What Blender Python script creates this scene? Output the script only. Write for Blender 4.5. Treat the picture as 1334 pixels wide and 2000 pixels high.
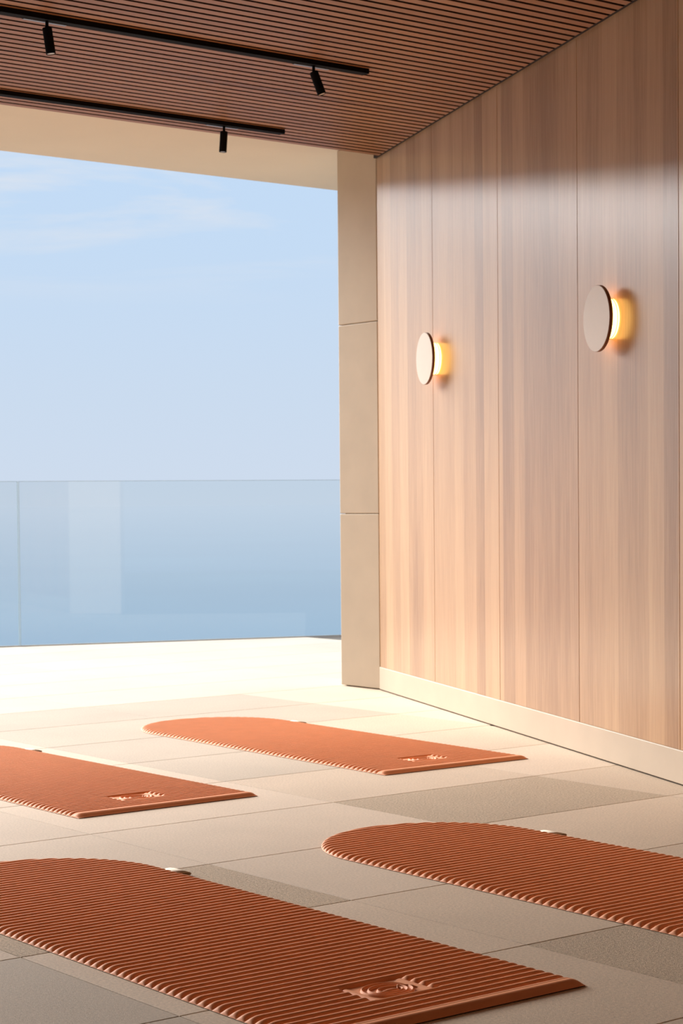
import bpy, bmesh, math, random
from mathutils import Vector, Matrix
random.seed(7)
for o in list(bpy.data.objects): bpy.data.objects.remove(o)
sc = bpy.context.scene
COL = sc.collection

# ------------------------------------------------------------------ camera
# world: X runs along the ceiling slats and mat ribs, Y runs out to the terrace, metres
TA = -0.666972051
UA = Vector((math.sin(TA), math.cos(TA))); UB = Vector((math.cos(TA), -math.sin(TA)))
def c2w(v):
    p = Vector((v[0], v[1])); return Vector((p.dot(UB), p.dot(UA), v[2]))
PITCH, ROLL = -0.0315589165, -0.00858148215
cp, sp, cr, sr = math.cos(PITCH), math.sin(PITCH), math.cos(ROLL), math.sin(ROLL)
fw = Vector((0, cp, sp)); up0 = Vector((0, -sp, cp)); rt0 = Vector((1, 0, 0))
rt = rt0*cr + up0*sr; up = up0*cr - rt0*sr
R_, U_, F_ = c2w(rt), c2w(up), c2w(fw)
cam = bpy.data.cameras.new('camera'); camo = bpy.data.objects.new('camera', cam); COL.objects.link(camo)
camo.matrix_world = Matrix(((R_.x, U_.x, -F_.x, 0), (R_.y, U_.y, -F_.y, 0), (R_.z, U_.z, -F_.z, 0.95), (0, 0, 0, 1)))
cam.sensor_fit = 'VERTICAL'; cam.sensor_height = 36.0; cam.sensor_width = 24.0
cam.lens = 3754.5*36/2000; cam.shift_y = 98.69/2000; cam.shift_x = 0
cam.clip_start = 0.05; cam.clip_end = 60000
cam.dof.use_dof = True; cam.dof.focus_distance = 4.4; cam.dof.aperture_fstop = 14.0
sc.camera = camo

# ------------------------------------------------------------------ sky, sun, exposure
vs = sc.view_settings
vs.view_transform = 'Standard'; vs.look = 'None'; vs.gamma = 1.0; vs.use_curve_mapping = False
vs.exposure = 0.15
SKY_STRENGTH = 0.93
SUN_AZ, SUN_EL, SUN_STRENGTH, SUN_SIZE = math.radians(-5), math.radians(28.5), 8.7, math.radians(40)
SUN_COL = (1.0, 0.97, 0.935)

w = bpy.data.worlds.new('world'); sc.world = w; w.use_nodes = True
nt = w.node_tree; nt.nodes.clear()
def N(t, typ, **k):
    n = t.nodes.new(typ)
    for a, b in k.items():
        if a == 'inp':
            for i, v in b.items(): n.inputs[i].default_value = v
        else: setattr(n, a, b)
    return n
out = N(nt, 'ShaderNodeOutputWorld'); bg = N(nt, 'ShaderNodeBackground', inp={'Strength': SKY_STRENGTH})
tc = N(nt, 'ShaderNodeTexCoord'); sep = N(nt, 'ShaderNodeSeparateXYZ'); nt.links.new(tc.outputs['Generated'], sep.inputs[0])
ramp = N(nt, 'ShaderNodeValToRGB'); nt.links.new(sep.outputs['Z'], ramp.inputs[0])
els = ramp.color_ramp.elements
els[0].position = 0.0; els[0].color = (0.60, 0.69, 0.82, 1)
els[1].position = 0.9; els[1].color = (0.26, 0.46, 0.80, 1)
for p, c in ((0.06, (0.575, 0.69, 0.84, 1)), (0.13, (0.54, 0.69, 0.88, 1)), (0.22, (0.52, 0.69, 0.91, 1)), (0.5, (0.40, 0.60, 0.88, 1))):
    e = els.new(p); e.color = c
# thin streaks of cirrus
mp = N(nt, 'ShaderNodeMapping', inp={'Scale': (5.0, 5.0, 42.0), 'Location': (0.3, 0.1, 0.9)}); nt.links.new(tc.outputs['Generated'], mp.inputs[0])
nz = N(nt, 'ShaderNodeTexNoise', inp={'Scale': 1.0, 'Detail': 7.0, 'Roughness': 0.6, 'Distortion': 0.4}); nt.links.new(mp.outputs[0], nz.inputs['Vector'])
cr_ = N(nt, 'ShaderNodeValToRGB'); nt.links.new(nz.outputs['Fac'], cr_.inputs[0])
cr_.color_ramp.elements[0].position = 0.52; cr_.color_ramp.elements[1].position = 0.75
hz = N(nt, 'ShaderNodeMapRange', interpolation_type='SMOOTHSTEP', inp={1: 0.09, 2: 0.16, 3: 0.0, 4: 0.8}); nt.links.new(sep.outputs['Z'], hz.inputs[0])
mu = N(nt, 'ShaderNodeMath', operation='MULTIPLY'); nt.links.new(cr_.outputs[0], mu.inputs[0]); nt.links.new(hz.outputs[0], mu.inputs[1])
mix = N(nt, 'ShaderNodeMix', data_type='RGBA'); nt.links.new(mu.outputs[0], mix.inputs[0]); nt.links.new(ramp.outputs[0], mix.inputs[6]); mix.inputs[7].default_value = (0.80, 0.79, 0.80, 1)
nt.links.new(mix.outputs[2], bg.inputs['Color']); nt.links.new(bg.outputs[0], out.inputs[0])

sun = bpy.data.lights.new('sun', 'SUN'); suno = bpy.data.objects.new('sun', sun); COL.objects.link(suno)
sun.energy = SUN_STRENGTH; sun.angle = SUN_SIZE; sun.color = SUN_COL
sd = Vector((math.sin(SUN_AZ)*math.cos(SUN_EL), math.cos(SUN_AZ)*math.cos(SUN_EL), math.sin(SUN_EL)))
suno.rotation_euler = sd.to_track_quat('Z', 'Y').to_euler(); suno.location = (0, 20, 20)

# ------------------------------------------------------------------ helpers
def mesh_obj(name, verts, faces, mat, parent=None, smooth=False):
    me = bpy.data.meshes.new(name); me.from_pydata([tuple(v) for v in verts], [], faces); me.update()
    if smooth:
        me.polygons.foreach_set('use_smooth', [True]*len(me.polygons))
    if mat: me.materials.append(mat)
    o = bpy.data.objects.new(name, me); COL.objects.link(o)
    if parent: o.parent = parent
    return o
def empty(name, loc=(0, 0, 0), rz=0.0):
    o = bpy.data.objects.new(name, None); COL.objects.link(o); o.location = loc; o.rotation_euler = (0, 0, rz)
    o.empty_display_size = 0.05
    return o
def tag(o, label=None, cat=None, group=None, kind=None):
    if label: o['label'] = label
    if cat: o['category'] = cat
    if group: o['group'] = group
    if kind: o['kind'] = kind
    return o
def box(x0, x1, y0, y1, z0, z1):
    v = [(x0, y0, z0), (x1, y0, z0), (x1, y1, z0), (x0, y1, z0), (x0, y0, z1), (x1, y0, z1), (x1, y1, z1), (x0, y1, z1)]
    f = [(0, 3, 2, 1), (4, 5, 6, 7), (0, 1, 5, 4), (1, 2, 6, 5), (2, 3, 7, 6), (3, 0, 4, 7)]
    return v, f
def prism(poly, z0, z1, ch=0.0):
    """solid over a counter-clockwise polygon, its upper edge chamfered by ch"""
    n = len(poly); P = [Vector(p) for p in poly]
    v = [(p.x, p.y, z0) for p in P]
    f = [tuple(reversed(range(n)))]
    rings = [v[:]]
    if ch > 0:
        ins = []
        for i in range(n):
            a, b, c = P[i-1], P[i], P[(i+1) % n]
            d1, d2 = (b-a).normalized(), (c-b).normalized()
            n1, n2 = Vector((-d1.y, d1.x)), Vector((-d2.y, d2.x))
            m = n1+n2; k = m.dot(n1)
            ins.append(b + m*(ch/max(k, 0.25)))
        rings.append([(p.x, p.y, z1-ch) for p in P]); rings.append([(p.x, p.y, z1) for p in ins])
    else:
        rings.append([(p.x, p.y, z1) for p in P])
    v = [q for r in rings for q in r]
    for k in range(len(rings)-1):
        for i in range(n):
            j = (i+1) % n
            f.append((k*n+i, k*n+j, (k+1)*n+j, (k+1)*n+i))
    f.append(tuple(range((len(rings)-1)*n, len(rings)*n)))
    return v, f
def clip(poly, p, nrm):
    """keep the side of the line through p towards nrm"""
    o = []
    for i in range(len(poly)):
        a, b = Vector(poly[i]), Vector(poly[(i+1) % len(poly)])
        da, db = (a-p).dot(nrm), (b-p).dot(nrm)
        if da >= 0: o.append(a)
        if (da > 0 > db) or (da < 0 < db): o.append(a+(b-a)*(da/(da-db)))
    return [(q.x, q.y) for q in o]
def area(poly):
    return 0.5*sum(poly[i][0]*poly[(i+1) % len(poly)][1]-poly[(i+1) % len(poly)][0]*poly[i][1] for i in range(len(poly)))
def lathe(profile, seg=32, axis='Z'):
    """profile: (radius, height) pairs, closed with caps where the radius is 0"""
    v, f = [], []
    idx = []
    for r, h in profile:
        if r < 1e-6: idx.append([len(v)]); v.append((0, 0, h))
        else:
            idx.append(list(range(len(v), len(v)+seg)))
            v += [(r*math.cos(2*math.pi*i/seg), r*math.sin(2*math.pi*i/seg), h) for i in range(seg)]
    for a, b in zip(idx, idx[1:]):
        for i in range(seg):
            j = (i+1) % seg
            if len(a) == 1 and len(b) > 1: f.append((a[0], b[j], b[i]))
            elif len(b) == 1 and len(a) > 1: f.append((a[i], a[j], b[0]))
            elif len(a) > 1: f.append((a[i], a[j], b[j], b[i]))
    if axis == 'Y': v = [(x, z, y) for x, y, z in v]; f = [tuple(reversed(q)) for q in f]
    return v, f

# ------------------------------------------------------------------ materials
def material(name):
    m = bpy.data.materials.new(name); m.use_nodes = True
    t = m.node_tree; b = t.nodes['Principled BSDF']
    return m, t, b
def plain(name, col, rough=0.6, metal=0.0, spec=0.5, vary=0.04, scale=30.0):
    m, t, b = material(name)
    tcn = N(t, 'ShaderNodeTexCoord'); n = N(t, 'ShaderNodeTexNoise', inp={'Scale': scale, 'Detail': 4.0})
    t.links.new(tcn.outputs['Object'], n.inputs['Vector'])
    r = N(t, 'ShaderNodeMapRange', inp={1: 0.3, 2: 0.7, 3: 1-vary, 4: 1+vary}); t.links.new(n.outputs['Fac'], r.inputs[0])
    mx = N(t, 'ShaderNodeVectorMath', operation='SCALE'); mx.inputs[0].default_value = col[:3]; t.links.new(r.outputs[0], mx.inputs['Scale'])
    t.links.new(mx.outputs[0], b.inputs['Base Color'])
    b.inputs['Roughness'].default_value = rough; b.inputs['Metallic'].default_value = metal; b.inputs['Specular IOR Level'].default_value = spec
    return m
def stone(name, col, grit=0.0, rough=0.7, blotch=0.06):
    m, t, b = material(name)
    g = N(t, 'ShaderNodeNewGeometry')
    n1 = N(t, 'ShaderNodeTexNoise', inp={'Scale': 1.6, 'Detail': 6.0, 'Roughness': 0.65}); t.links.new(g.outputs['Position'], n1.inputs['Vector'])
    n2 = N(t, 'ShaderNodeTexNoise', inp={'Scale': 150.0, 'Detail': 4.0, 'Roughness': 0.8}); t.links.new(g.outputs['Position'], n2.inputs['Vector'])
    n3 = N(t, 'ShaderNodeTexVoronoi', inp={'Scale': 480.0}); t.links.new(g.outputs['Position'], n3.inputs['Vector'])
    oi = N(t, 'ShaderNodeObjectInfo')
    r1 = N(t, 'ShaderNodeMapRange', inp={1: 0.3, 2: 0.7, 3: 1-blotch, 4: 1+blotch}); t.links.new(n1.outputs['Fac'], r1.inputs[0])
    r2 = N(t, 'ShaderNodeMapRange', inp={1: 0.36, 2: 0.64, 3: 1-0.12-grit*0.25, 4: 1+0.12+grit*0.25}); t.links.new(n2.outputs['Fac'], r2.inputs[0])
    r3 = N(t, 'ShaderNodeMapRange', inp={1: 0.0, 2: 1.0, 3: 0.965, 4: 1.035}); t.links.new(oi.outputs['Random'], r3.inputs[0])
    a = N(t, 'ShaderNodeMath', operation='MULTIPLY'); t.links.new(r1.outputs[0], a.inputs[0]); t.links.new(r2.outputs[0], a.inputs[1])
    a2 = N(t, 'ShaderNodeMath', operation='MULTIPLY'); t.links.new(a.outputs[0], a2.inputs[0]); t.links.new(r3.outputs[0], a2.inputs[1])
    mx = N(t, 'ShaderNodeVectorMath', operation='SCALE'); mx.inputs[0].default_value = col; t.links.new(a2.outputs[0], mx.inputs['Scale'])
    t.links.new(mx.outputs[0], b.inputs['Base Color'])
    bp = N(t, 'ShaderNodeBump', inp={'Strength': 0.2+0.45*grit, 'Distance': 0.0006+0.001*grit})
    ad = N(t, 'ShaderNodeMath', operation='ADD'); t.links.new(n2.outputs['Fac'], ad.inputs[0]); t.links.new(n3.outputs['Distance'], ad.inputs[1])
    t.links.new(ad.outputs[0], bp.inputs['Height']); t.links.new(bp.outputs[0], b.inputs['Normal'])
    b.inputs['Roughness'].default_value = rough; b.inputs['Specular IOR Level'].default_value = 0.35
    return m
def wood(name, c_light, c_mid, c_dark, along, across, leaf, rough, spec, per_object=0.0, coat=0.0, bump=0.15):
    """along / across: object axes (0,1,2) of the grain and of the veneer leaves; leaf: leaves per metre (0 = none)"""
    m, t, b = material(name)
    tcn = N(t, 'ShaderNodeTexCoord'); oi = N(t, 'ShaderNodeObjectInfo')
    s = [105.0, 105.0, 105.0]; s[along] = 4.0
    mp_ = N(t, 'ShaderNodeMapping', inp={'Scale': s}); t.links.new(tcn.outputs['Object'], mp_.inputs[0])
    rnd = N(t, 'ShaderNodeVectorMath', operation='SCALE'); rnd.inputs[0].default_value = (37.0, 11.0, 53.0)
    t.links.new(oi.outputs['Random'], rnd.inputs['Scale'])
    av = N(t, 'ShaderNodeVectorMath', operation='ADD'); t.links.new(mp_.outputs[0], av.inputs[0]); t.links.new(rnd.outputs[0], av.inputs[1])
    g1 = N(t, 'ShaderNodeTexNoise', inp={'Scale': 1.0, 'Detail': 5.0, 'Roughness': 0.62, 'Distortion': 0.25}); t.links.new(av.outputs[0], g1.inputs['Vector'])
    s2 = [7.0, 7.0, 7.0]; s2[along] = 0.6
    mp2 = N(t, 'ShaderNodeMapping', inp={'Scale': s2}); t.links.new(tcn.outputs['Object'], mp2.inputs[0])
    av2 = N(t, 'ShaderNodeVectorMath', operation='ADD'); t.links.new(mp2.outputs[0], av2.inputs[0]); t.links.new(rnd.outputs[0], av2.inputs[1])
    g2 = N(t, 'ShaderNodeTexNoise', inp={'Scale': 1.0, 'Detail': 3.0, 'Distortion': 0.3}); t.links.new(av2.outputs[0], g2.inputs['Vector'])
    f = N(t, 'ShaderNodeMath', operation='MULTIPLY_ADD', inp={1: 0.46}); t.links.new(g1.outputs['Fac'], f.inputs[0])
    f2 = N(t, 'ShaderNodeMath', operation='MULTIPLY', inp={1: 0.54}); t.links.new(g2.outputs['Fac'], f2.inputs[0]); t.links.new(f2.outputs[0], f.inputs[2])
    last = f.outputs[0]
    if leaf:
        sx = N(t, 'ShaderNodeSeparateXYZ'); t.links.new(tcn.outputs['Object'], sx.inputs[0])
        vo = N(t, 'ShaderNodeTexVoronoi', voronoi_dimensions='1D', inp={'Scale': leaf, 'Randomness': 0.75}); t.links.new(sx.outputs[across], vo.inputs['W'])
        sc_ = N(t, 'ShaderNodeSeparateColor'); t.links.new(vo.outputs['Color'], sc_.inputs[0])
        k = N(t, 'ShaderNodeMapRange', inp={1: 0, 2: 1, 3: -0.17, 4: 0.17}); t.links.new(sc_.outputs[0], k.inputs[0])
        ad = N(t, 'ShaderNodeMath', operation='ADD'); t.links.new(last, ad.inputs[0]); t.links.new(k.outputs[0], ad.inputs[1]); last = ad.outputs[0]
    if per_object:
        k = N(t, 'ShaderNodeMapRange', inp={1: 0, 2: 1, 3: -per_object, 4: per_object}); t.links.new(oi.outputs['Random'], k.inputs[0])
        ad = N(t, 'ShaderNodeMath', operation='ADD'); t.links.new(last, ad.inputs[0]); t.links.new(k.outputs[0], ad.inputs[1]); last = ad.outputs[0]
    rp = N(t, 'ShaderNodeValToRGB'); t.links.new(last, rp.inputs[0])
    e = rp.color_ramp.elements; e[0].position = 0.30; e[0].color = (*c_dark, 1); e[1].position = 0.72; e[1].color = (*c_light, 1)
    q = e.new(0.5); q.color = (*c_mid, 1)
    t.links.new(rp.outputs[0], b.inputs['Base Color'])
    bp = N(t, 'ShaderNodeBump', inp={'Strength': bump, 'Distance': 0.0006}); t.links.new(g1.outputs['Fac'], bp.inputs['Height']); t.links.new(bp.outputs[0], b.inputs['Normal'])
    b.inputs['Roughness'].default_value = rough; b.inputs['Specular IOR Level'].default_value = spec
    b.inputs['Coat Weight'].default_value = coat; b.inputs['Coat Roughness'].default_value = 0.23; b.inputs['Coat IOR'].default_value = 1.55
    return m
def emissive(name, col, strength):
    m, t, b = material(name)
    lw = N(t, 'ShaderNodeTexNoise', inp={'Scale': 20.0}); tcn = N(t, 'ShaderNodeTexCoord'); t.links.new(tcn.outputs['Object'], lw.inputs['Vector'])
    r = N(t, 'ShaderNodeMapRange', inp={1: 0.3, 2: 0.7, 3: strength*0.97, 4: strength*1.03}); t.links.new(lw.outputs['Fac'], r.inputs[0])
    b.inputs['Base Color'].default_value = (*col, 1); b.inputs['Emission Color'].default_value = (*col, 1)
    t.links.new(r.outputs[0], b.inputs['Emission Strength'])
    return m
def pane_glass(name):
    """clear thin glass: tinted transmission plus Fresnel reflection on both faces"""
    m = bpy.data.materials.new(name); m.use_nodes = True; t = m.node_tree; t.nodes.clear()
    o = N(t, 'ShaderNodeOutputMaterial'); tr = N(t, 'ShaderNodeBsdfTransparent', inp={'Color': (0.935, 0.955, 0.955, 1)})
    gl = N(t, 'ShaderNodeBsdfGlossy', inp={'Color': (0.95, 0.97, 1, 1), 'Roughness': 0.02}); fr0 = N(t, 'ShaderNodeFresnel', inp={'IOR': 1.45}); ge = N(t, 'ShaderNodeNewGeometry')
    inv = N(t, 'ShaderNodeMath', operation='SUBTRACT', inp={0: 1.0}); t.links.new(ge.outputs['Backfacing'], inv.inputs[1])
    fr = N(t, 'ShaderNodeMath', operation='MULTIPLY'); t.links.new(fr0.outputs[0], fr.inputs[0]); t.links.new(inv.outputs[0], fr.inputs[1])
    mx_ = N(t, 'ShaderNodeMixShader'); t.links.new(fr.outputs[0], mx_.inputs[0]); t.links.new(tr.outputs[0], mx_.inputs[1]); t.links.new(gl.outputs[0], mx_.inputs[2])
    t.links.new(mx_.outputs[0], o.inputs[0])
    return m

M = {}
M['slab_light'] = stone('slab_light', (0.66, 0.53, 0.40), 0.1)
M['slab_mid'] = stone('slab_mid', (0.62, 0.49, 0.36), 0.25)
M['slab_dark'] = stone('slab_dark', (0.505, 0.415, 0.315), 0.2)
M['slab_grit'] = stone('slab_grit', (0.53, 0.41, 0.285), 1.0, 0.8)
M['grout'] = plain('grout', (0.10, 0.075, 0.055), 0.9)
M['plaster'] = plain('plaster', (0.70, 0.585, 0.44), 0.75, vary=0.02, scale=3)
M['column'] = plain('column_stone', (0.58, 0.46, 0.325), 0.6, 0.0, 0.35, vary=0.04, scale=6)
M['skirting'] = plain('skirting_stone', (0.55, 0.43, 0.31), 0.55, 0.0, 0.35, vary=0.04, scale=5)
M['panel'] = wood('oak_veneer', (0.53, 0.31, 0.15), (0.44, 0.242, 0.111), (0.32, 0.162, 0.069), 2, 0, 8.5, 0.6, 0.2, per_object=0.02, coat=0.5)
M['slat'] = wood('slat_wood', (0.42, 0.195, 0.08), (0.335, 0.145, 0.057), (0.23, 0.092, 0.035), 0, 1, 0, 0.5, 0.4, per_object=0.05)
M['slat_side'] = plain('slat_side_shade', (0.045, 0.02, 0.011), 0.9)  # slat sides coloured near-black to stand in for shade in the gaps
M['backing'] = plain('ceiling_felt', (0.02, 0.012, 0.009), 0.95)
M['black'] = plain('black_metal', (0.006, 0.005, 0.005), 0.8, 0.0, 0.12)
M['grey'] = plain('grey_adapter', (0.30, 0.28, 0.26), 0.35, 0.6)
M['reflector'] = plain('lamp_reflector', (0.75, 0.55, 0.38), 0.3, 0.8)
M['lamp_face'] = plain('lamp_face', (0.62, 0.48, 0.36), 0.55, vary=0.01)
M['bronze'] = plain('bronze_edge', (0.20, 0.075, 0.035), 0.45, 0.3)
M['glow'] = emissive('sconce_diffuser', (1.0, 0.57, 0.15), 6.0)
M['mat'] = plain('terracotta_foam', (0.95, 0.39, 0.18), 0.62, 0.0, 0.35, vary=0.03, scale=14)
M['mat_base'] = plain('mat_underside', (0.05, 0.022, 0.016), 0.9)
M['tab'] = plain('cream_ribbon', (0.80, 0.70, 0.55), 0.8)
M['glass'] = pane_glass('balustrade_glass')
M['edge'] = plain('glass_edge', (0.42, 0.52, 0.55), 0.2)
M['channel'] = plain('base_channel', (0.46, 0.41, 0.35), 0.4, 0.5)
M['wallpaint'] = plain('wall_paint', (0.55, 0.44, 0.33), 0.85, vary=0.02, scale=2)

# sea
ms, ts, bs = material('sea_water')
g_ = N(ts, 'ShaderNodeNewGeometry')
mpx = N(ts, 'ShaderNodeMapping', inp={'Scale': (0.0012, 0.0012, 0.0012), 'Rotation': (0, 0, TA)}); ts.links.new(g_.outputs['Position'], mpx.inputs[0])
nzs = N(ts, 'ShaderNodeTexNoise', inp={'Scale': 3.0, 'Detail': 5.0}); ts.links.new(mpx.outputs[0], nzs.inputs['Vector'])
rps = N(ts, 'ShaderNodeValToRGB'); ts.links.new(nzs.outputs['Fac'], rps.inputs[0])
rps.color_ramp.elements[0].position = 0.3; rps.color_ramp.elements[0].color = (0.03, 0.125, 0.21, 1)
rps.color_ramp.elements[1].position = 0.7; rps.color_ramp.elements[1].color = (0.06, 0.18, 0.26, 1)
ts.links.new(rps.outputs[0], bs.inputs['Base Color']); bs.inputs['Roughness'].default_value = 0.012; bs.inputs['IOR'].default_value = 1.33
v = [(40000*math.cos(2*math.pi*i/96), 40000*math.sin(2*math.pi*i/96), -60.0) for i in range(96)]
sea = mesh_obj('sea', v, [tuple(range(96))], ms)
tag(sea, kind='structure')

# ------------------------------------------------------------------ setting: wall line, glass line
WD = Vector((0.38354794, 0.92352097)); WN = Vector((-0.92352097, 0.38354794)); WP = Vector((5.35956, 5.62666))
WALL_RZ = math.atan2(WD.y, WD.x)          # local x = s along the wall, local y = into the room
S_END = 2.007; S_START = -9.0
def wpt(s, off=0.0): return WP + WD*s + WN*off
GA = Vector((6.1283, 11.4762)); GB = Vector((8.3952, 10.7111)); GD = (GB-GA).normalized(); GN = Vector((-GD.y, GD.x))
if GN.y < 0: GN = -GN
CEIL = 2.66; SOFF = 2.75; Y_CE = 7.392; Y_SO = 8.79

# floor: a bed of grout carrying the paving slabs
LY0, DY = 2.363, 0.6035; AX0, DX = 1.945, 0.8876
ed = GA + GN*0.10
X0, X1, Y0, Y1 = -5.0, 12.0, -2.6, 14.0
poly = clip([(X0, Y0), (X1, Y0), (X1, Y1), (X0, Y1)], ed, -GN)
v, f = prism(poly, -0.30, -0.006)
floor = tag(mesh_obj('floor', v, f, M['grout']), kind='structure')
tone = {(1, 3): 'd', (1, 4): 'd', (1, 5): 'l', (2, 3): 'd', (2, 4): 'd', (2, 5): 'l', (3, 3): 'd', (3, 4): 'm', (3, 5): 'l',  # far-row slabs set darker to even out the light falloff
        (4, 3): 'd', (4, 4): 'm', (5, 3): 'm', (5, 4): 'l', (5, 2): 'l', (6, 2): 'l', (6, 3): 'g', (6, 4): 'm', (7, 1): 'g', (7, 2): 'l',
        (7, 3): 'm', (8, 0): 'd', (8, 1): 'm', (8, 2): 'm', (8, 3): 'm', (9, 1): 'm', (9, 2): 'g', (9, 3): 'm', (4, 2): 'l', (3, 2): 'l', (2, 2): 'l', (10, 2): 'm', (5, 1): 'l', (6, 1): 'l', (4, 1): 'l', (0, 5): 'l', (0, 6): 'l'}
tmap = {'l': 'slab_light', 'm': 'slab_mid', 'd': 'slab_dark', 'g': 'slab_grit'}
GX, GY = 0.0014, 0.0022
shared = {}
wall_out = wpt(0, -0.02)
for r in range(-6, 14):                       # r = row between joint r (far side) and joint r+1
    yf = LY0 + DY*(10-r); yn = yf-DY
    for c in range(-2, 8):
        xl = AX0 + DX*(c-1); xr = xl+DX
        # leave out what neither this view nor a step aside could show
        if xr < 0.30*yn-0.6 or xl > 1.6*yf+1.0 or yf < 0.9: continue
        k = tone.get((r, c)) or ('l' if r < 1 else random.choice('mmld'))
        P = [(xl+GX, yn+GY), (xr-GX, yn+GY), (xr-GX, yf-GY), (xl+GX, yf-GY)]
        Q = clip(P, ed, -GN)
        if len(Q) >= 3 and yn < 7.4: Q = clip(Q, wall_out, WN)
        if len(Q) < 3 or area(Q) < 0.002: continue
        cut = abs(area(Q)-area(P)) > 1e-6
        cx, cy = (xl+xr)/2, (yn+yf)/2
        if cut:
            v, f = prism([(x-cx, y-cy) for x, y in Q], -0.03, 0.0, 0.0006)
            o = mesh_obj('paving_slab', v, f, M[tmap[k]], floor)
        else:
            if k not in shared:
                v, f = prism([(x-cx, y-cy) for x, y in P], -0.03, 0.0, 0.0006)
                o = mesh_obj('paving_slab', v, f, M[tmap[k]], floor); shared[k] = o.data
            else:
                o = bpy.data.objects.new('paving_slab', shared[k]); COL.objects.link(o); o.parent = floor
        o.location = (cx, cy, 0)

# wood wall with veneered panels
a = wpt(S_START, -0.03); wr_loc = (WP.x, WP.y, 0)
v, f = box(S_START, S_END, -0.25, -0.020, 0.0, 2.9)
wall = tag(mesh_obj('wall_right', v, f, M['backing']), kind='structure'); wall.location = wr_loc; wall.rotation_euler = (0, 0, WALL_RZ)
joints = [S_END-0.011, 1.126, 0.270, -0.579, -1.436]
while joints[-1] > S_START+0.9: joints.append(joints[-1]-0.857)
for i in range(len(joints)-1):
    s1, s0 = joints[i]-0.0014, joints[i+1]+0.0014
    v, f = box(s0, s1, -0.019, 0.0, 0.118, CEIL+0.02)
    p = mesh_obj('wood_panel', v, f, M['panel'], wall)
    bv = p.modifiers.new('bevel', 'BEVEL'); bv.width = 0.0012; bv.segments = 1
v, f = box(S_START, S_END-0.006, -0.019, 0.004, 0.005, 0.118)
bb = tag(mesh_obj('baseboard_right', v, f, M['skirting']), kind='structure'); bb.location = wr_loc; bb.rotation_euler = (0, 0, WALL_RZ)
bv = bb.modifiers.new('bevel', 'BEVEL'); bv.width = 0.003; bv.segments = 2
v, f = box(S_START, S_END-0.006, -0.019, -0.004, 0.0, 0.005)  # near-black strip stands in for the shade under the baseboard
sg = tag(mesh_obj('gap_shade_1', v, f, M['backing']), kind='structure'); sg.location = wr_loc; sg.rotation_euler = (0, 0, WALL_RZ)

v, f = box(S_START, S_END-0.012, 0.0006, 0.015, CEIL+0.002, CEIL+0.0275)  # black strip paints in the shadow line between slat ends and wall
sg = tag(mesh_obj('gap_shade_2', v, f, M['backing']), kind='structure'); sg.location = wr_loc; sg.rotation_euler = (0, 0, WALL_RZ)

# stone-clad column at the end of the wall
CXL, CY0, CY1 = 6.1336, 7.484, 7.800
v, f = box(CXL+0.02, CXL+0.42, CY0+0.004, CY1-0.02, 0.0, SOFF+0.02)
colm = tag(mesh_obj('wall_column', v, f, M['backing']), kind='structure')
zz = [0.004, 0.889, 1.856, SOFF]
for i in range(3):
    v, f = box(CXL, CXL+0.44, CY0, CY1, zz[i]+0.0012, zz[i+1]-0.0012)
    s = mesh_obj('stone_cladding', v, f, M['column'], colm)
    bv = s.modifiers.new('bevel', 'BEVEL'); bv.width = 0.004; bv.segments = 2

# ceiling: dark felt backing carrying the slats
wl = wpt(0, 0.016)
poly = clip([(-4.0, -2.6), (9.0, -2.6), (9.0, Y_CE), (-4.0, Y_CE)], wpt(0, -0.2), WN)
v, f = prism(poly, CEIL+0.028, CEIL+0.06)
ceil = tag(mesh_obj('ceiling', v, f, M['backing']), kind='structure')
PIT, SW = 0.0595, 0.0410
y = Y_CE-SW
while y > 0.9:
    P = clip([(-3.6, 0), (8.6, 0), (8.6, SW), (-3.6, SW)], Vector((wl.x, wl.y-y)), WN)
    v, f = prism(P, 0.0, 0.028)
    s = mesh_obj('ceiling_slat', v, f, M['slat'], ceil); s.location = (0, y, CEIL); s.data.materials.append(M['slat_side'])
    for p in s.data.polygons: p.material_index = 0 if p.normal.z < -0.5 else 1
    y -= PIT
v, f = prism(clip([(-4.0, -2.6), (9.0, -2.6), (9.0, y+PIT-0.02), (-4.0, y+PIT-0.02)], wl, WN), CEIL+0.001, CEIL+0.028)
tag(mesh_obj('ceiling_rear', v, f, M['slat']), kind='structure')
# plastered soffit of the roof slab, out to its edge over the terrace
v, f = box(-4.0, 10.5, Y_CE-0.01, Y_SO, SOFF, SOFF+0.35)
sof = tag(mesh_obj('ceiling_soffit', v, f, M['plaster']), kind='structure')
v, f = prism(clip([(-4.0, -2.6), (10.5, -2.6), (10.5, Y_CE-0.01), (-4.0, Y_CE-0.01)], wpt(0, -0.6), WN), SOFF, SOFF+0.35)
tag(mesh_obj('ceiling_roof', v, f, M['backing']), kind='structure')
# unseen walls added behind and beside the camera to shade the foreground
v, f = box(-4.0, 5.0, -2.6, -2.45, 0.0, SOFF)
tag(mesh_obj('added_wall_back', v, f, M['wallpaint']), kind='structure')
v, f = box(-1.35, -1.2, -2.45, 4.2, 0.0, CEIL)  # added wall, its length set by the shade it gives the floor
tag(mesh_obj('added_wall_left', v, f, M['wallpaint']), kind='structure')

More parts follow.
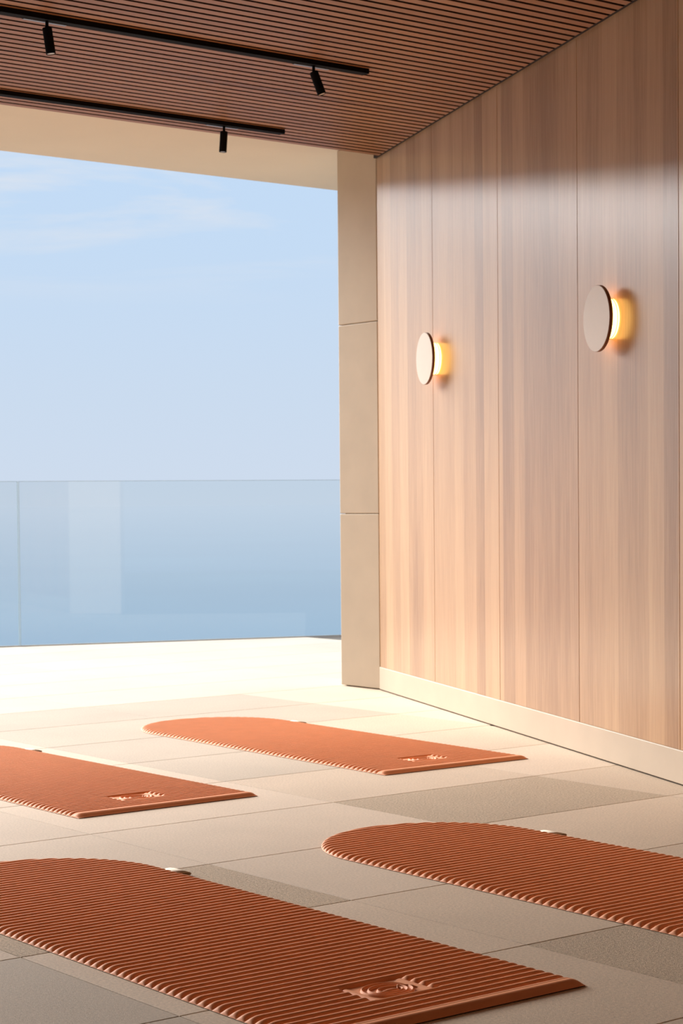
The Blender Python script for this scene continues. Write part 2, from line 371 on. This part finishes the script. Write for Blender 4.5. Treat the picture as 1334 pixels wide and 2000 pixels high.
# ------------------------------------------------------------------ glass balustrade
gb = empty('glass_balustrade', (GA.x, GA.y, 0), math.atan2(GD.y, GD.x))
tag(gb, 'frameless clear glass balustrade along the terrace edge in front of the sea', 'balustrade')
jx = (Vector((6.256, 11.4356))-GA).dot(GD); gap = 0.012
pw_ = 2.40
edges = [(jx+gap/2, jx+gap/2+3.4), (jx-gap/2-pw_, jx-gap/2), (jx-gap*1.5-2*pw_, jx-gap*1.5-pw_)]
for a0, a1 in edges:
    v, f = box(a0, a1, -0.008, 0.008, 0.0075, 1.1035)
    p = mesh_obj('pane', v, f, M['glass'], gb)
    v, f = box(a0, a1, -0.008, 0.008, 1.1036, 1.1062); mesh_obj('polished_edge', v, f, M['edge'], p)
    for ex in (a0-0.0032, a1+0.0002):
        v, f = box(ex, ex+0.003, -0.008, 0.008, 0.0075, 1.1062); mesh_obj('polished_edge', v, f, M['edge'], p)
v, f = box(jx-2*pw_-0.05, jx+3.45, -0.016, 0.016, 0.0, 0.007)
mesh_obj('base_channel', v, f, M['channel'], gb)

# ------------------------------------------------------------------ mats
W, L, RIBP, BEV = 0.67, 1.89, 0.026, 0.024
HW = W/2; YC = L-HW
EMB = (0.0, 0.202, 0.078, 0.056)
def smooth(e0, e1, x):
    t = min(1.0, max(0.0, (x-e0)/(e1-e0))); return t*t*(3-2*t)
def build_pad():
    ys = [0.0, 0.002, 0.006, 0.012, 0.018]
    nr = int((L-BEV)/RIBP); rp_ = (L-BEV)/nr
    ts_ = (0.0, 0.05, 0.14, 0.28, 0.44, 0.60, 0.75, 0.88, 0.96)
    for k in range(nr):
        ys += [BEV+(k+t)*rp_ for t in ts_]
    ys = [q for q in ys if q < L-0.0005]+[L-0.0002]
    ed_ = [0.0, 0.001, 0.003, 0.006, 0.010, 0.015, 0.021, 0.028, 0.036]
    xs = [HW-e for e in ed_]+[0.27, 0.23, 0.19, 0.15, 0.12]+[0.10-0.004*i for i in range(26)]
    xs = sorted(set([round(q, 5) for q in xs]+[round(-q, 5) for q in xs]+[0.0]))
    us = [q/HW for q in xs]
    verts = []
    for yy in ys:
        wv = HW if yy <= YC else math.sqrt(max(1e-9, HW*HW-(yy-YC)**2))
        if yy < BEV: rib, bev = 1.0, smooth(-0.004, BEV*0.95, yy)
        else:
            t = ((yy-BEV)/rp_) % 1.0
            # the first half rib joins on to the bevel
            if yy-BEV < rp_*0.45: rib = 1.0 if t < 0.25 else max(math.sin(math.pi*t), 0.0)**0.9
            else: rib = max(math.sin(math.pi*t), 0.0)**0.9
            bev = 1.0
        for u in us:
            x = wv*u
            d = wv-abs(x) if yy <= YC else HW-math.hypot(x, yy-YC)
            d = max(0.0, d)
            s = min(1.0, d/0.026); e = math.sqrt(max(0.0, 1-(1-s)**2))
            h = 0.0020+0.0105*rib
            mk = smooth(EMB[2]+0.006, EMB[2]-0.006, abs(x-EMB[0]))*smooth(EMB[3]+0.004, EMB[3]-0.004, abs(yy-EMB[1]))
            h = h*(1-mk)+0.0048*mk
            verts.append((x, yy, 0.0014+h*e*bev))
    n = len(us); faces = []
    for i in range(len(ys)-1):
        for j in range(n-1):
            faces.append((i*n+j, i*n+j+1, (i+1)*n+j+1, (i+1)*n+j))
    return verts, faces
def outline(inset, seg=40):
    p = [(-HW+inset, inset), (HW-inset, inset)]
    for i in range(seg+1):
        a = math.pi*i/seg; p.append(((HW-inset)*math.cos(a), YC+(HW-inset)*math.sin(a)))
    return p
def build_emblem():
    hx, hy = EMB[2]-0.004, EMB[3]-0.003
    nx, ny = 110, 84; verts, faces = [], []
    def ridge(d, wd=0.0030): return max(0.0, 1-(d/wd)**2)
    for j in range(ny+1):
        y = -hy+2*hy*j/ny
        for i in range(nx+1):
            x = -hx+2*hx*i/nx
            h = 0.0
            # outer loop, open at the lower right, and two inner loops
            for (rx, ry, ox, oy) in ((0.052, 0.046, -0.002, 0.0), (0.040, 0.034, -0.001, -0.001), (0.027, 0.019, 0.002, -0.004)):
                r = math.hypot((x-ox)/rx, (y-oy)/ry)
                g = math.hypot((x-ox)/(rx*rx), (y-oy)/(ry*ry))
                d = abs(r*r-1)/(2*max(g, 1e-6))
                h = max(h, ridge(d))
            # leaf-shaped bar in the middle
            r = math.hypot((x-0.002)/0.022, (y+0.004)/0.006); h = max(h, 0.9*max(0.0, 1-r*r)**0.5)
            # wave that swings off to the right
            cy_ = 0.018*math.cos((x-0.036)*95)
            if 0.022 < x < 0.064: h = max(h, ridge(abs(y-cy_+0.006), 0.0036))
            # smooth raised bands on both short sides
            b_ = smooth(0.052, 0.066, abs(x)); h = max(h*(1-b_), 0.75*b_)
            ef = smooth(0.0, 0.004, hx-abs(x))*smooth(0.0, 0.004, hy-abs(y))
            verts.append((x, y, 0.0058+0.0052*h*ef))
    for j in range(ny):
        for i in range(nx):
            a_ = j*(nx+1)+i; faces.append((a_, a_+1, a_+nx+2, a_+nx+1))
    return verts, faces
def build_tab():
    """folded ribbon loop: a strip that leaves the edge, arches and returns underneath"""
    pr = [(-0.010, 0.0090), (0.004, 0.0115), (0.016, 0.0112), (0.027, 0.0090), (0.030, 0.0062), (0.027, 0.0032), (0.014, 0.0018), (0.0, 0.0014)]
    t_ = 0.0008; verts, faces = [], []
    n = len(pr)
    for yy in (0.0, 0.078):
        for x, z in pr: verts.append((x, yy, z))
        for x, z in pr: verts.append((x-0.0006, yy, max(0.0004, z-t_)))
    st = 2*n
    for i in range(n-1):
        faces += [(i, i+1, st+i+1, st+i), (n+i+1, n+i, st+n+i, st+n+i+1), (i+1, i, n+i, n+i+1), (st+i, st+i+1, st+n+i+1, st+n+i)]
    return verts, faces

proto = empty('exercise_mat')
v, f = build_pad(); pad = mesh_obj('ribbed_pad', v, f, M['mat'], proto, True)
v, f = prism(outline(0.0015), 0.0002, 0.0014); base = mesh_obj('underside', v, f, M['mat_base'], proto)
v, f = build_emblem(); emb = mesh_obj('embossed_emblem', v, f, M['mat'], proto, True); emb.location = (EMB[0], EMB[1], 0.0)
v, f = build_tab(); tab = mesh_obj('ribbon_tab', v, f, M['tab'], proto, True); tab.location = (HW-0.006, L-0.455, 0.0); tab['label'] = 'cream folded ribbon tab'
emb['label'] = 'embossed oval emblem of nested loops'
mats = [((4.552, 5.115), -1.6, 'orange ribbed exercise mat with one rounded end, closest to the stone column'),
        ((3.279, 5.035), 0.3, 'orange ribbed exercise mat beside the one closest to the column, farther from the wooden wall'),
        ((2.342, 2.640), -0.4, 'shadiest terracotta ribbed exercise mat, its full emblem end showing, away from the glass balustrade'),
        ((3.464, 2.418), -0.4, 'terracotta ribbed exercise mat beside the wooden wall, in the row away from the glass balustrade')]
for i, ((mx, my), rz, lab) in enumerate(mats):
    if i == 0: r = proto
    else:
        r = proto.copy(); COL.objects.link(r)
        for ch in (pad, base, emb, tab):
            c = ch.copy(); COL.objects.link(c); c.parent = r
    r.location = (mx, my, 0); r.rotation_euler = (0, 0, math.radians(rz))
    tag(r, lab, 'exercise mat', 'ribbed exercise mats laid out on the paving')

# ------------------------------------------------------------------ wall sconces
def sconce(s, z, lab):
    p = wpt(s); r = empty('wall_sconce', (p.x, p.y, z), WALL_RZ)
    tag(r, lab, 'wall lamp', 'disc sconces on the wood wall')
    def part(name, prof, mat, seg=64):
        v, f = lathe(prof, seg, 'Y'); return mesh_obj(name, v, f, mat, r)
    part('back_diffuser', [(0, 0.0005), (0.0705, 0.0005), (0.0705, 0.0082), (0, 0.0082)], M['glow'])
    part('rim', [(0.0, 0.0084), (0.0732, 0.0084), (0.0732, 0.0093), (0.0, 0.0093)], M['bronze'])
    part('diffuser', [(0.0, 0.0094), (0.071, 0.0094), (0.071, 0.0460), (0.0, 0.0460)], M['glow'])
    d = part('disc_shade', [(0.0, 0.0462), (0.1165, 0.0462), (0.118, 0.0475), (0.118, 0.0580), (0.1175, 0.0588), (0.0, 0.0588)], M['bronze'], 96)
    v, f = lathe([(0.0, 0.0589), (0.1172, 0.0589), (0.1165, 0.0600), (0.0, 0.0600)], 96, 'Y')
    fc = mesh_obj('face', v, f, M['lamp_face'], d); fc['label'] = 'flat beige round face'
    return r
sconce(1.0728, 1.597, 'round beige disc sconce glowing amber on the wood wall, nearer the stone column')
sconce(-0.8915, 1.594, 'round beige disc sconce glowing amber on the wood wall, farther from the stone column')

# ------------------------------------------------------------------ ceiling tracks and spotlights
def track(x0, x1, y0, y1, heads, lab):
    r = empty('lighting_track', (x1, (y0+y1)/2, CEIL)); tag(r, lab, 'lighting track', 'black ceiling tracks')
    hw = (y1-y0)/2
    def pt(name, a, m):
        v, f = box(*a); return mesh_obj(name, v, f, m, r)
    pt('rail', (x0-x1, -0.004, -hw, hw, -0.019, -0.0005), M['black'])
    pt('end_cap', (-0.004, 0.0, -hw-0.001, hw+0.001, -0.0195, -0.0005), M['black'])
    for h in heads:
        pt('adapter', (h-x1-0.085, h-x1+0.085, hw-0.012, hw+0.0015, -0.0212, -0.0192), M['grey'])
    return r
track(-1.0, 4.835, 5.938, 5.980, [3.40, 4.575], 'long black ceiling track carrying two spotlights')
track(-1.0, 5.30, 7.124, 7.166, [4.975], 'black ceiling track carrying one spotlight near the plaster soffit')
def spot(x, y, tilt, lab):
    r = empty('spotlight', (x, y, CEIL-0.019)); tag(r, lab, 'spotlight', 'small black cylinder spotlights')
    v, f = lathe([(0, -0.030), (0.0058, -0.030), (0.0058, 0.0), (0, 0.0)], 20); mesh_obj('stem', v, f, M['black'], r)
    v, f = lathe([(0, -0.088), (0.0145, -0.088), (0.0148, -0.092), (0.0170, -0.092), (0.0170, -0.002), (0.0160, 0.0), (0, 0.0)], 32)
    h = mesh_obj('lamp_head', v, f, M['black'], r); h.location = (0, 0, -0.024)
    h.rotation_euler = Vector((-R_.x*math.sin(tilt), -R_.y*math.sin(tilt), math.cos(tilt))).to_track_quat('Z', 'Y').to_euler()
    v, f = lathe([(0, -0.0905), (0.0135, -0.0905), (0.0143, -0.0885), (0, -0.0885)], 32)
    q = mesh_obj('reflector', v, f, M['reflector'], h)
    return r
spot(3.40, 5.959, math.radians(8), 'black cylinder spotlight on the long track, farther from the wood wall, barely tilted')
spot(4.575, 5.959, math.radians(20), 'black cylinder spotlight tilted towards the wood wall, near the end of the long track')
spot(4.975, 7.145, math.radians(-4), 'black cylinder spotlight hanging straight from the track beside the plaster soffit')
